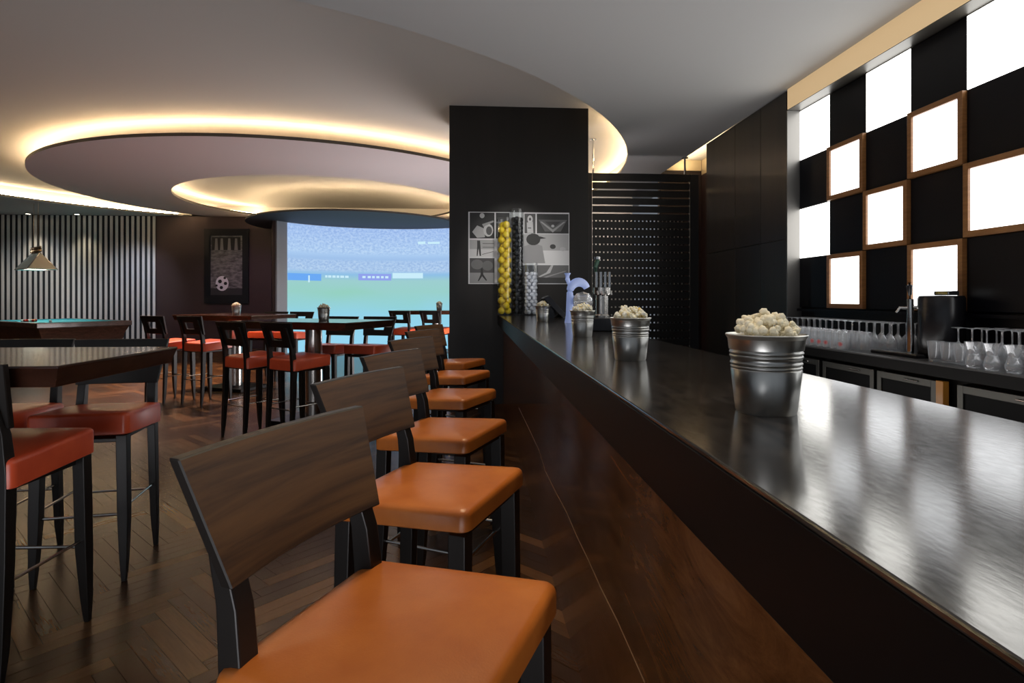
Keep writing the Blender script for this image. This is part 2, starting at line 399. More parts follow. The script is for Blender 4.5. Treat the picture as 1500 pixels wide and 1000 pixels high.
scr = screen_patch('projection_screen', 0, 1, 0, 1, scr_m, None, uvs=True)
tag(scr, 'large curved projection screen showing a football match and crowd', 'screen')
ban_b = emis('banner_blue', (.16, .42, .95), .95); ban_v = emis('banner_violet', (.30, .38, .88), .95); ban_w = emis('banner_white', (.60, .86, .98), .98)
screen_patch('banner', .0, .13, .515, .575, ban_b, scr, .02, 10); screen_patch('banner', .27, .395, .525, .585, ban_v, scr, .02, 10)
screen_patch('banner', .40, .52, .545, .595, ban_w, scr, .02, 10)
for u, ww in ((.145, .008), (.156, .012), (.172, .012), (.188, .01), (.202, .014), (.22, .013), (.285, .012), (.305, .012), (.322, .01), (.338, .012), (.356, .01), (.372, .012)):
    screen_patch('banner_mark', u, u+ww, .545, .565, ban_w, scr, .024, 2)
for u, ww, v0, v1 in ((.50, .03, .86, .885), (.54, .05, .86, .88), (.08, .006, .50, .56)): screen_patch('caption_mark', u, u+ww, v0, v1, ban_w, scr, .024, 3)
# light thrown by the projector image onto the room: it comes from the picture itself; a projector spot adds the beam spill
spot((-2.3, 9.5, 3.3), (-2.6, 13.0, 1.2), 40, (.75, .82, 1), 50, .5)
# ------------------------------------------------------------------ column
COLY = 7.06
colm = MB().box((-.29, COLY, 0), (1.43, 7.95, ZU)).build('wall_column', column_m, bevel=.004); struct(colm)
# ------------------------------------------------------------------ right side: cabinet, header, panels
cab = thing('wall_cabinet', 'tall dark veneered wall cabinet right of the slatted screen', 'cabinet', (3.17, 5.63, 0))
MB().box((0.022, 0, 0), (.5, 2.0, ZL)).build('body', cabinet_m, cab)
for k, (a, b) in enumerate([(0, .52), (.525, 1.14), (1.145, 2.0)]):
    for (z0, z1) in [(.1, 1.9), (1.905, ZL-.01)]: MB().box((0, a+.002, z0), (.02, b, z1)).build('door_panel', cabinet_m, cab, bevel=.002)
MB().box((.0, -.02, 0), (.16, -.001, 3.2)).build('end_panel', mat('metal_return', (.18, .175, .17), .4, .6), cab)
hd = MB().box((3.17, -3, 3.20), (3.36, 5.60, ZU-.01)); hdr = struct(hd.build('trim_3', lip_m, smooth=False))
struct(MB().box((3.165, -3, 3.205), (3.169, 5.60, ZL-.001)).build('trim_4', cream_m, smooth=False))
# cove beyond the cabinet
struct(MB().box((3.9, 7.64, 3.41), (4.0, 9.6, ZU)).build('trim_5', cove_w, smooth=False))
struct(MB().box((3.18, 9.58, 3.48), (3.89, 9.6, ZU)).build('trim_8', cove_w, smooth=False))
struct(MB().box((3.9, 7.64, 0), (4.0, 9.6, 3.405)).build('wall_niche', darkwall_m, smooth=False))
area((3.55, 8.7, 3.45), (PI, 0, 0), .2, 1.6, 9, (1, .8, .5))
struct(MB().box((3.17, 9.61, 0), (4.2, 9.7, 3.5)).build('wall_rear', darkwall_m, smooth=False))
PS = .4955; PZ = 1.21; PY = 5.62; PX = 3.3
plain = {(0, 0), (0, 2), (2, 0), (4, 0), (6, 0), (8, 0), (10, 0)}
cn = ['farthest', 'second-farthest', 'third-farthest', 'fourth-farthest', 'fifth-farthest', 'sixth-farthest', 'seventh-farthest', 'eighth-farthest', 'ninth-farthest', 'tenth-farthest', 'eleventh-farthest']
rn = ['top', 'second', 'third', 'bottom']
for c in range(11):
    for r in range(4):
        ya, yb = PY-PS*(c+1), PY-PS*c; zb = PZ+PS*(3-r)
        lit = (c+r) % 2 == 0
        if not lit:
            MB().box((PX, ya+.003, zb+.003), (PX+.055, yb-.003, zb+PS-.003)).build('panel', blackm, wright, bevel=.002)
        elif (c, r) in plain:
            t = thing('light_box', f'frameless glowing white wall square, {rn[r]} row, {cn[c]} column', 'wall light', (PX, ya, zb), 0, 'frameless light squares')
            MB().box((.003, .002, .002), (.01, PS-.002, PS-.002)).build('diffuser', lamp_white, t)
            MB().box((.011, .002, .002), (.055, PS-.002, PS-.002)).build('housing', blackm, t)
        else:
            t = thing('light_box', f'oak-framed glowing white wall square, {rn[r]} row, {cn[c]} column', 'wall light', (PX, ya, zb), 0, 'oak-framed light squares')
            fw = .042; x_0, x_1 = -.03, .055
            for (a, b) in [((x_0, 0.002, 0.002), (x_1, fw, PS-.002)), ((x_0, PS-fw, 0.002), (x_1, PS-.002, PS-.002)), ((x_0, fw, .002), (x_1, PS-fw, fw)), ((x_0, fw, PS-fw), (x_1, PS-fw, PS-.002))]:
                MB().box(a, b).build('frame_rail', frame_m, t, bevel=.002)
            MB().box((-.012, fw+.001, fw+.001), (.0, PS-fw-.001, PS-fw-.001)).build('diffuser', lamp_cool, t)
struct(MB().box((PX+.02, -3, .94), (3.36, 5.62, PZ-.002)).build('trim_6', blackm, smooth=False))
struct(MB().box((PX-.03, .5, PZ-.035), (PX+.02, 5.62, PZ-.012)).build('trim_7', blackm, smooth=False))
# ------------------------------------------------------------------ slatted screen
RY = 8.4
rk = thing('slatted_screen', 'black slatted divider screen hung behind the bar', 'divider', (1.45, RY, 0))
W_ = 3.36-1.45
for (a, b) in [((0, -.03, 0), (.30, .03, 3.15)), ((W_-.13, -.03, 0), (W_, .03, 3.15)), ((.31, -.03, 3.04), (W_-.135, .03, 3.15)), ((.31, -.03, 0), (W_-.135, .03, .12))]:
    MB().box(a, b).build('frame_rail', ebony, rk, bevel=.003)
sl = None; k = 0
while .14+k*.116 < 2.98:
    z = .14+k*.116
    if sl is None: sl = MB().box((.31, -.012, 0), (W_-.135, .012, .094)).build('slat', ebony, rk, bevel=.003)
    else: sl = sl.copy(); COL.objects.link(sl)
    sl.location = (0, 0, z); k += 1
vb = None
for k in range(24):
    if vb is None: vb = MB().box((0, .05, .13), (.034, .07, 2.5)).build('batten', ebony, rk)
    else: vb = vb.copy(); COL.objects.link(vb)
    vb.location = (.33+k*.059, 0, 0)
for (x, zt) in ((.32, ZU), (W_-.2, ZL)):
    MB().tube([(x, 0, 3.15), (x, 0, zt-.001)], .016, 10).build('hanging_rod', chrome, rk)
    MB().lathe([(.0, zt-.014), (.05, zt-.014), (.05, zt-.001), (0, zt-.001)], 16, (x, 0, 0)).build('flange', chrome, rk)
area((2.3, 10.3, 3.2), (math.radians(25), 0, 0), 1.2, .3, 26, (1, .9, .8))
struct(MB().box((1.2, 11.2, 0), (3.15, 11.3, 3.35)).build('wall_passage', mat('passage_paint', (.35, .32, .29), .7), smooth=False))
# ------------------------------------------------------------------ bar counter
bar = thing('bar_counter', 'long dark bar counter with brown stone front', 'bar counter', (.302, 0, 0))
MB().box((0, -1.6, 1.092), (.583, COLY-.004, 1.10)).build('worktop', counter_m, bar, bevel=.0025)
MB().box((.001, -1.6, .975), (.582, COLY-.004, 1.0915)).build('fascia', fascia_m, bar, bevel=.002)
MB().box((.066, -1.6, .0), (.50, COLY-.004, .974)).build('front_panel', front_m, bar, bevel=.002)
vp = [(760, 597), (775, 628), (790, 660), (799, 690), (815, 722), (830, 750), (845, 785), (862, 820), (880, 860), (905, 910), (945, 1000)]
def onx(px, py, X0):
    c, s = math.cos(TH), math.sin(TH); k = (px-750)/F_PX; yc = X0/(k*c+s); return (-k*yc*s+yc*c, CAM_Z+(HOR-py)*yc/F_PX)
vyz = [(5.05, .42), (4.45, .385), (3.95, .36), (3.55, .30), (3.2, .27), (2.85, .235), (2.5, .21), (2.25, .165), (1.95, .13), (1.7, .075), (1.45, .03)]
vyz = [onx(px, py, .368) for px, py in vp]
vb_ = MB(); n_ = len(vyz)
lo = [(.0655, y, z-.003) for y, z in vyz]; hi = [(.0655, y, z+.003) for y, z in vyz]; bk = [(.067, y, z) for y, z in vyz]
vb_.add(lo+hi+bk, [(i, i+1, n_+i+1, n_+i) for i in range(n_-1)]+[(n_+i, n_+i+1, 2*n_+i+1, 2*n_+i) for i in range(n_-1)]+[(i, 2*n_+i, 2*n_+i+1, i+1) for i in range(n_-1)])
tag(vb_.build('mineral_vein', vein_m, bar, smooth=False), 'thin pale vein running diagonally down the stone front')
# ------------------------------------------------------------------ back counter with fridges
bc = thing('back_counter', 'dark back worktop along the glowing wall panels', 'worktop', (2.83, 0, 0))
bctop = mat('back_worktop', (.07, .07, .07), .3)
MB().box((0, -1.5, .888), (.489, 5.62, .90)).build('worktop', bctop, bc, bevel=.003)
MB().box((0.001, -1.5, .82), (.489, 5.62, .8875)).build('worktop_edge', fascia_m, bc)
MB().box((.06, -1.5, 0), (.489, 5.62, .819)).build('carcass', fascia_m, bc)
def fridge(ya, yb, label):
    t = thing('bar_fridge', label, 'fridge', (2.83, ya, .0)); w_ = yb-ya; fw = .045
    MB().box((.03, 0.002, .09), (.058, w_-.002, .797)).build('cabinet', fascia_m, t)
    d = MB()
    for (a, b) in [((.0, .004, .10), (.028, fw, .795)), ((.0, w_-fw, .10), (.028, w_-.004, .795)), ((.0, fw, .10), (.028, w_-fw, .15)), ((.0, fw, .75), (.028, w_-fw, .795))]: d.box(a, b)
    dd = d.build('door_frame', dsteel, t, bevel=.002)
    MB().box((.008, fw+.001, .151), (.02, w_-fw-.001, .749)).build('glass', door_glass, t)
    MB().box((-.012, fw+.1, .766), (-.001, fw+.22, .776)).build('handle', chrome, t, bevel=.003)
fridge(4.53, 5.12, 'steel-framed bar fridge farthest along the back counter')
fridge(3.885, 4.49, 'steel-framed bar fridge below the massed upturned glasses')
fridge(3.335, 3.86, 'steel-framed bar fridge beside the orange wooden strip')
fridge(2.55, 3.19, 'steel-framed bar fridge nearest, at the right edge')
tag(MB().box((2.82, 3.275, .1), (2.86, 3.33, .80)).build('end_strip', orangewood, bevel=.003), 'upright orange wooden strip between two back-bar fridges', 'cabinet trim')
# ------------------------------------------------------------------ stools
def rr(hx, hyf, hyb, rad, inset, z, seg=4):
    # trapezoid ring (front x=+hx width hyf, back x=-hx width hyb)
    hx -= inset; hyf -= inset; hyb -= inset; rad = max(rad-inset*.5, .012); pts = []
    for (cx, cy, a0) in [(hx, hyf, 0), (-hx, hyb, 90), (-hx, -hyb, 180), (hx, -hyf, 270)]:
        sx = 1 if cx > 0 else -1; sy = 1 if cy > 0 else -1
        ox, oy = cx-sx*rad, cy-sy*rad
        for i in range(seg+1):
            a = math.radians(a0+90*i/seg); pts.append((ox+rad*math.cos(a), oy+rad*math.sin(a), z))
    return pts
def make_stool(kind, label, group):
    t = thing('bar_stool' if kind == 'bar' else 'table_stool', label, 'stool', (0, 0, 0), 0, group)
    lm = ebony
    mb = MB(); hx, hf, hb = .205, .206, .203
    prof = [(.010, .690), (.0, .696), (.0, .762), (.002, .770), (.007, .776), (.016, .7795), (.05, .784), (.10, .788), (.15, .790)]
    if kind == 'bar': prof = [(.008, .722), (.0, .727)]+prof[2:]
    else: prof = [(.010, .676), (.0, .682)]+prof[2:]
    tilt = .055
    rings = []
    for ins, z in prof:
        rings.append([(x, y, z+(x-hx)*tilt) for x, y, z in rr(hx, hf, hb, .026, ins, z)])
    mb.loft(rings)
    mb.build('seat', orange if kind == 'bar' else redor, t, ang=50)
    MB().box((-.17, -.165, .700 if kind == 'bar' else .64), (.185, .165, .715 if kind == 'bar' else .66)).build('seat_frame', lm, t, bevel=.004)
    def sect(x, y, z, a, b): return [(x-a, y-b, z), (x+a, y-b, z), (x+a, y+b, z), (x-a, y+b, z)]
    for sy in (-1, 1):
        MB().loft([sect(.185, sy*.183, 0, .010, .010), sect(.180, sy*.182, .10, .017, .016), sect(.172, sy*.178, .30, .023, .022), sect(.168, sy*.172, .712 if kind == 'bar' else .672, .024, .023)]).build('leg', lm, t, bevel=.003)
        MB().loft([sect(-.215, sy*.170, 0, .010, .010), sect(-.205, sy*.170, .12, .017, .015), sect(-.19, sy*.168, .40, .022, .018), sect(-.182, sy*.165, .70, .024, .019),
                   sect(-.196, sy*.162, .84, .020, .018), sect(-.228, sy*.160, .95, .015, .017), sect(-.262, sy*.158, 1.04, .011, .016)]).build('leg', lm, t, bevel=.003)
    for sy in (-1, 1): MB().tube([(.165, sy*.176, .335), (-.185, sy*.168, .335)], .006, 8).build('footrest_rail', steel, t)
    MB().tube([(.172, -.172, .305), (.172, .172, .305)], .007, 8).build('footrest_rail', steel, t)
    MB().tube([(-.196, -.165, .305), (-.196, .165, .305)], .006, 8).build('footrest_rail', steel, t)
    # backrest : leaning, slightly concave panel
    zb, zt = (.875, 1.068) if kind == 'bar' else (.86, 1.085)
    wb, wt = .188, .222
    xb, xt = -.178, -.244; th = .022
    def P(u, v, back):   # u -1..1 across, v 0..1 up
        hw = wb+(wt-wb)*v; x_ = xb+(xt-xb)*v - (.018*(1-u*u)) + .004
        return (x_-(th if back else 0), u*hw, zb+(zt-zb)*v)
    if kind == 'bar':
        us = [i/6-1 for i in range(13)]; vs_ = [0, .25, .5, .75, 1]; hole = None
    else:
        us = [-1, -.7, -.5, -.34, 0, .34, .5, .7, 1]; vs_ = [0, .3, .66, 1]; hole = (3, 5, 1, 2)
    nu, nv = len(us), len(vs_); mb = MB(); V = []
    for b_ in (0, 1):
        for v in vs_:
            for u in us: V.append(P(u, v, b_))
    def ix(b_, i, j): return b_*nu*nv+j*nu+i
    Fc, Mi = [], []
    def inh(i, j): return hole and hole[0] <= i < hole[1] and hole[2] <= j < hole[3]
    for j in range(nv-1):
        for i in range(nu-1):
            if inh(i, j): continue
            Fc.append((ix(0, i, j), ix(0, i+1, j), ix(0, i+1, j+1), ix(0, i, j+1))); Mi.append(1 if kind == 'bar' else 0)
            Fc.append((ix(1, i, j), ix(1, i, j+1), ix(1, i+1, j+1), ix(1, i+1, j))); Mi.append(0)
            for (di, dj, e0, e1) in ((0, -1, (i, j), (i+1, j)), (0, 1, (i, j+1), (i+1, j+1)), (-1, 0, (i, j), (i, j+1)), (1, 0, (i+1, j), (i+1, j+1))):
                ii, jj = i+di, j+dj
                if ii < 0 or ii >= nu-1 or jj < 0 or jj >= nv-1 or inh(ii, jj):
                    Fc.append((ix(0, *e0), ix(0, *e1), ix(1, *e1), ix(1, *e0))); Mi.append(0)
    mb.v = V; mb.f = Fc; mb.m = Mi
    mb.build('backrest', [lm, walnut], t, bevel=.0025, seg=1)
    return t
R_ = math.radians
bs_spots = [(.154, 1.060, 25), (.154, 1.780, 25), (.146, 2.50, 25), (.135, 3.34, 27), (.125, 4.21, 27), (.108, 5.03, 27)]
bs_lab = ['bar stool nearest the camera, orange leather seat and walnut back', 'second bar stool from the camera, orange seat at the counter',
 'third bar stool from the camera along the counter, orange seat', 'fourth bar stool from the camera along the counter, orange seat',
 'fifth bar stool from the camera, next to last before the column', 'farthest bar stool, orange seat nearest the dark column']
proto = make_stool('bar', bs_lab[0], 'orange bar stools along the counter')
for i, (cx, cy, a) in enumerate(bs_spots):
    a = R_(a); n_v = (math.cos(a), -math.sin(a)); f_v = (math.sin(a), math.cos(a))
    x = cx-.198*n_v[0]-.205*f_v[0]; y = cy-.198*n_v[1]-.205*f_v[1]
    if i == 0: proto.location = (x, y, 0); proto.rotation_euler = (0, 0, -a); base_bar = proto
    else: dup(proto, (x, y, 0), -a, bs_lab[i])
# table stools: (x, y, facing angle deg measured from +X ccw)
ts = [(-1.74, 2.25, 88, 'red-orange stool at the near-left table, seen from behind at the left edge'),
      (-1.81, 2.92, -82, 'red-orange stool on the far side of the near-left table, right one'),
      (-2.32, 2.95, -86, 'red-orange stool behind the near-left table, mostly hidden left one'),
      (-2.09, 5.66, 54, 'left one of two stools with their backs to camera at the steel-pillar middle table'),
      (-1.61, 5.45, 54, 'right one of two stools with their backs to camera at the steel-pillar middle table'),
      (-1.66, 6.82, -112, 'stool facing camera behind the pillar of the middle table'),
      (-1.20, 6.72, -112, 'stool facing camera at the right end of the middle table'),
      (-3.85, 7.62, 62, 'leftmost stool, back to camera, at the far table under the framed poster'),
      (-3.32, 7.44, 62, 'second stool from left, back to camera, at the far table by the poster'),
      (-3.30, 9.45, -108, 'left stool on the far side of the table below the poster'),
      (-2.86, 9.35, -108, 'right stool on the far side of the table below the poster'),
      (-1.20, 10.5, 66, 'left stool at the farthest table in front of the screen'),
      (-.66, 10.5, 66, 'right stool at the farthest table in front of the screen')]
proto = make_stool('table', ts[0][3], 'red-orange stools around the high tables')
for i, (x, y, a, lab) in enumerate(ts):
    if i == 0: proto.location = (x, y, 0); proto.rotation_euler = (0, 0, R_(a))
    else: dup(proto, (x, y, 0), R_(a), lab)
# ------------------------------------------------------------------ tables
def table(cx, cy, rz, lx, ly, label, pil=.085, h=1.07):
    t = thing('high_table', label, 'table', (cx, cy, 0), rz, 'high tables')
    b = .012
    mb = MB(); mb.loft([[(sx*(lx/2-i), sy*(ly/2-i), z) for sx, sy in ((-1, -1), (1, -1), (1, 1), (-1, 1))] for i, z in ((.022, h-.075), (.004, h-.015), (0, h-.008), (.003, h))])
    mb.build('tabletop', tabletop_m, t, bevel=.002)
    MB().lathe([(0, .05), (pil, .05), (pil, h-.076), (0, h-.076)], 32).build('pillar', steel, t, ang=50)
    MB().box((-.36, -.27, 0), (.36, .27, .045)).build('base_plate', fascia_m, t, bevel=.006)
    return t
table(-2.41, 2.455, 0, 2.0, .80, 'dark lacquered high table at the left edge, nearest the camera')
A_ = math.atan2(-.4, .92)
table(-1.675, 6.18, A_, 1.42, .88, 'high table on a thick steel pillar in the middle of the room')
table(-3.42, 8.55, A_, 1.42, .88, 'high table below the framed football poster')
table(-.72, 11.35, 0, 1.60, .8, 'farthest high table in front of the projection screen')

# ------------------------------------------------------------------ buckets of popcorn
def kernel_mesh(seed):
    rnd = random.Random(seed); bm = bmesh.new()
    for k in range(5):
        d = Vector((rnd.uniform(-1, 1), rnd.uniform(-1, 1), rnd.uniform(-1, 1))).normalized()*rnd.uniform(.3, .7) if k else Vector()
        bmesh.ops.create_icosphere(bm, subdivisions=1, radius=rnd.uniform(.45, .72), matrix=Matrix.Translation(d))
    for v in bm.verts: v.co += Vector((rnd.uniform(-.09, .09), rnd.uniform(-.09, .09), rnd.uniform(-.09, .09)))
    me = bpy.data.meshes.new('kernel'); bm.to_mesh(me); bm.free(); me.materials.append(popcorn_m)
    me.polygons.foreach_set('use_smooth', [True]*len(me.polygons)); return me
KM = [kernel_mesh(i) for i in range(5)]
bprof = [(0, .003), (.052, .003), (.054, 0), (.056, .004), (.0648, .088)]
for zc in (.094, .102, .116, .124): 
    r_c = .0565+.0115*(zc/.15); bprof += [(r_c-.0004, zc-.0035), (r_c+.0014, zc-.0015), (r_c+.0014, zc+.0015), (r_c-.0004, zc+.0035)]
bprof += [(.0692, .150), (.0735, .157), (.0750, .160), (.0738, .162), (.071, .158), (.068, .13), (.0, .128)]
NB = len(bprof)-6
bprof = [(r*.905, z*.85) for r, z in bprof]
def popcorn(cx, cy, z, s, parts, label, seed):
    rnd = random.Random(seed); pts = []
    for k in range(80 if parts else 65):
        a = rnd.random()*2*PI; r = .049*math.sqrt(rnd.random()); hh = .032*(1-(r/.055)**1.6)+rnd.uniform(-.004, .004)
        pts.append((r*math.cos(a), r*math.sin(a), .137+hh))
        if k % 3 == 0: pts.append((r*.6*math.cos(a+1), r*.6*math.sin(a+1), (.132+hh*.55)))
    if parts:
        t = thing('popcorn', label, 'popcorn', (cx, cy, z), 0, 'popcorn heaps')
        for i, p in enumerate(pts):
            o = bpy.data.objects.new('kernel', KM[i % 5]); COL.objects.link(o); o.parent = t
            o.location = tuple(s*c for c in p); sc = rnd.uniform(.0075, .0115)*s; o.scale = (sc,)*3; o.rotation_euler = (rnd.random()*6, rnd.random()*6, rnd.random()*6)
        return
    bm = bmesh.new()
    for i, p in enumerate(pts):
        sc = rnd.uniform(.0075, .0115)*s
        M = Matrix.Translation(tuple(s*c for c in p)) @ Matrix.Rotation(rnd.random()*6, 4, 'X') @ Matrix.Rotation(rnd.random()*6, 4, 'Y') @ Matrix.Scale(sc, 4)
        n0 = len(bm.verts); bm.from_mesh(KM[i % 5])
        bm.verts.ensure_lookup_table(); bmesh.ops.transform(bm, matrix=M, verts=bm.verts[n0:])
    me = bpy.data.meshes.new('popcorn'); bm.to_mesh(me); bm.free(); me.materials.append(popcorn_m); me.polygons.foreach_set('use_smooth', [True]*len(me.polygons))
    o = bpy.data.objects.new('popcorn', me); COL.objects.link(o); o.location = (cx, cy, z); tag(o, label, 'popcorn', 'popcorn heaps', 'stuff')
bp = None
bspots = [(.517, .985, 1.1, 1, 'nearest zinc bucket of popcorn on the bar counter'), (.516, 1.86, 1.1, 1, 'second zinc bucket of popcorn along the bar counter'),
          (.575, 3.0, 1.1, 1, 'third zinc bucket of popcorn along the bar counter'), (.60, 4.95, 1.1, 1, 'farthest zinc bucket of popcorn on the bar, by the ball tubes'),
          (-1.55, 6.10, 1.07, 1, 'small zinc bucket of popcorn on the steel-pillar middle table'), (-3.33, 8.35, 1.07, 1, 'small zinc bucket on the table under the poster'),
          (-.66, 11.3, 1.07, 1, 'tiny popcorn bucket on the farthest table before the screen')]
for i, (x, y, z, s, lab) in enumerate(bspots):
    if bp is None:
        bp = thing('popcorn_bucket', lab, 'bucket', (x, y, z), 0, 'zinc popcorn buckets')
        MB().lathe(bprof[:NB], 48).build('pail', zinc, bp, ang=60)
        MB().lathe(bprof[NB-1:], 48).build('rim', zinc_in, bp, ang=60)
    else: dup(bp, (x, y, z), i, lab)
    popcorn(x, y, z, s, i == 0, 'heap of popcorn in the '+lab.replace(' of popcorn', '').replace('popcorn ', ''), i+3)
# ------------------------------------------------------------------ glass tubes of balls
def lump(n, r, col, rough=.5, dim=False):
    m = mat(n, col, rough)
    if dim:
        v = N(m, 'ShaderNodeTexVoronoi'); v.inputs['Scale'].default_value = 150; tc = N(m, 'ShaderNodeTexCoord'); L(m, tc.outputs['Object'], v.inputs[0]); bump(m, v.outputs['Distance'], .4, .002)
    bm = bmesh.new(); bmesh.ops.create_uvsphere(bm, u_segments=16, v_segments=10, radius=r); me = bpy.data.meshes.new(n); bm.to_mesh(me); bm.free(); me.materials.append(m)
    me.polygons.foreach_set('use_smooth', [True]*len(me.polygons)); return me
def ball_tube(x, y, R, H, fill, me, br, name, label, tl):
    t = thing('glass_cylinder', tl, 'vase', (x, y, 1.1), 0, 'glass cylinders of balls')
    MB().lathe([(0, .0), (R, .0), (R, H), (R-.004, H), (R-.004, .012), (0, .012)], 32).build('glass_wall', tube_glass, t, ang=50)
    rr_ = R-.0055-br; nb = 2
    while 2*rr_*math.sin(PI/(nb+1)) > 2*br+.0005 and nb < 5: nb += 1
    hd = 2*rr_*math.sin(PI/(2*nb)); dz = math.sqrt(max((2*br+.0006)**2-hd*hd, (.9*br)**2)); z = 1.1+.0135+br; a = .4
    while z < 1.1+fill:
        for j in range(nb):
            o = bpy.data.objects.new(name, me); COL.objects.link(o)
            aa = a+2*PI*j/nb; o.location = (x+rr_*math.cos(aa), y+rr_*math.sin(aa), z); tag(o, label, 'ball', label.split(' in ')[0]+'s')
        z += dz; a += PI/nb
ball_tube(.372, 6.78, .090, 1.15, 1.07, lump('yellow_ball', .042, (.85, .62, .02), .55), .042, 'yellow_ball', 'yellow ball in the left glass cylinder', 'tall glass cylinder filled with yellow balls')
ball_tube(.532, 6.96, .086, 1.28, 1.18, lump('black_ball', .034, (.012, .012, .014), .3), .034, 'black_ball', 'black ball in the tallest glass cylinder', 'tallest glass cylinder filled with black balls')
ball_tube(.685, 6.80, .085, .62, .52, lump('white_ball', .026, (.72, .74, .82), .4, True), .026, 'white_ball', 'white dimpled ball in the short glass cylinder', 'short glass cylinder filled with white dimpled balls')
# ------------------------------------------------------------------ collage on column
def col_xz(px, py):
    c, s = math.cos(TH), math.sin(TH); k = (px-750)/F_PX; yc = (COLY-.01)/(c-k*s); return (k*yc*c+yc*s, CAM_Z+(HOR-py)*yc/F_PX)
pos = thing('photo_collage', 'collage of black and white sports photographs on the column', 'poster', (.29, COLY, 1.9))
def flat(name, quad, d, m, parent, th=.0012, o=(.29, COLY, 1.9)):
    # quad: list of (X,Z); plate standing d in front of the column
    mb = MB(); y = -d
    mb.loft([[(x-o[0], y, z-o[2]) for x, z in quad], [(x-o[0], y+th, z-o[2]) for x, z in quad]]); return mb.build(name, m, parent, smooth=False)
pa, pb = col_xz(686, 310), col_xz(834, 416)
X0, X1, Z1, Z0 = pa[0], pb[0], pa[1], pb[1]
def q(x0, y0, x1, y1):
    f = lambda px, py: (X0+(px-686)/(834-686)*(X1-X0), Z1-(py-310)/(106)*(Z1-Z0)); a, b = f(x0, y0), f(x1, y1); return [(a[0], b[1]), (b[0], b[1]), (b[0], a[1]), (a[0], a[1])]
flat('white_board', q(686, 310, 834, 416), .008, grey(.75), pos, .007)
def photo(x0, y0, x1, y1, bg, shapes):
    p_ = flat('photo', q(x0, y0, x1, y1), .0095, grey(bg), pos)
    for k, (v, pts) in enumerate(shapes):
        # pts normalised 0..1 right, 0..1 down
        f = lambda u, w_: ((x0+(x1-x0)*u), (y0+(y1-y0)*w_))
        quad = [q(*f(u, w_), *f(u, w_))[0] for u, w_ in pts]
        flat('print', quad, .0105+.0008*k, grey(v), p_, .0005)
def ell(cx, cy, rx, ry, n=14): return [(cx+rx*math.cos(2*PI*i/n), cy+ry*math.sin(2*PI*i/n)) for i in range(n)]
def rc(a, b, c, d): return [(a, b), (c, b), (c, d), (a, d)]
photo(688, 311, 724, 349, .01, [(.45, [(.1, .75), (.3, .5), (.55, .6), (.62, .95), (.3, .98)]), (.6, ell(.75, .68, .2, .25)), (.08, ell(.78, .7, .12, .17)), (.5, ell(.5, .12, .1, .1)), (.35, [(.5, .45), (.95, .3), (.98, .36), (.55, .55)])])
photo(726, 311, 746, 349, .02, [(.3, rc(.05, .35, .95, .4))])
photo(688, 351, 724, 376, .42, [(.65, rc(0, .55, 1, 1)), (.03, [(.3, .05), (.42, .05), (.44, .5), (.46, .95), (.40, .95), (.36, .5), (.32, .95), (.28, .95), (.3, .4)]), (.05, [(.5, .85), (.95, .68), (.97, .7), (.5, .88)]), (.15, rc(.52, .2, .98, .24)), (.15, rc(.52, .42, .98, .46))])
photo(688, 378, 724, 415, .07, [(.30, rc(0, .58, 1, 1)), (.16, ell(.3, .25, .25, .2)), (.14, ell(.72, .3, .22, .2)), (.02, [(.45, .4), (.52, .4), (.55, .65), (.7, .88), (.66, .9), (.5, .72), (.36, .92), (.33, .9), (.44, .65)])])
photo(768, 312, 784, 341, .08, [(.6, ell(.5, .28, .25, .2)), (.55, [(.2, .45), (.75, .4), (.8, .98), (.25, .98)]), (.05, ell(.5, .28, .1, .08)), (.15, [(.3, .7), (.6, .7), (.6, .76), (.3, .76)])])
photo(786, 312, 833, 341, .03, [(.12, [(.05, .3), (.95, .3), (.75, .9), (.25, .9)]), (.35, [(.1, .4), (.5, .95), (.9, .4), (.84, .4), (.5, .8), (.16, .4)]), (.06, [(.25, .4), (.75, .4), (.5, .72)]), (.5, ell(.5, .62, .05, .07))])
photo(746, 342, 833, 386, .42, [(.68, rc(0, .55, 1, 1)), (.30, [(.1, .98), (.2, .45), (.4, .3), (.55, .4), (.6, .98)]), (.015, ell(.4, .18, .12, .2)), (.015, [(.4, .08), (.52, .08), (.62, .14), (.5, .17)]), (.04, ell(.73, .42, .05, .08)), (.5, ell(.9, .5, .05, .07))])
photo(746, 388, 784, 415, .02, [(.1, rc(0, .7, 1, 1))])
photo(786, 388, 833, 415, .13, [(.03, rc(0, .68, 1, 1)), (.5, [(.05, .62), (.3, .4), (.45, 0), (.52, 0), (.42, .42), (.1, .66)]), (.3, [(.2, .66), (.9, .3), (.92, .34), (.3, .68)])])
# ------------------------------------------------------------------ framed poster on back wall
pf = thing('framed_poster', 'black framed football poster on the dark wall', 'poster', (-6.55, WALL_Y, 2.0))
def pw(px, py):
    c, s = math.cos(TH), math.sin(TH); k = (px-750)/F_PX; yc = (WALL_Y-.05)/(c-k*s); return (k*yc*c+yc*s, CAM_Z+(HOR-py)*yc/F_PX)
pO = (-6.55, WALL_Y, 2.0)
def fl2(name, pts, d, m, parent, th=.004): return flat(name, [pw(*p_) for p_ in pts], d, m, parent, th, pO)
fr_m = mat('poster_frame', (.006, .006, .007), .3)
for qd in ([(299, 444), (308, 444), (308, 335), (299, 335)], [(355, 444), (364, 444), (364, 335), (355, 335)], [(308, 345), (355, 345), (355, 335), (308, 335)], [(308, 444), (355, 444), (355, 432), (308, 432)]):
    fl2('frame_rail', qd, .06, fr_m, pf, .055)
pr_m = mat('poster_print', (.1, .1, .1), .4); f = noise(pr_m, 9, 4, (1, 1, 2)); L(pr_m, ramp(pr_m, f, [(.3, (.05, .05, .05)), (.7, (.24, .24, .24))]), bs(pr_m).inputs[0])
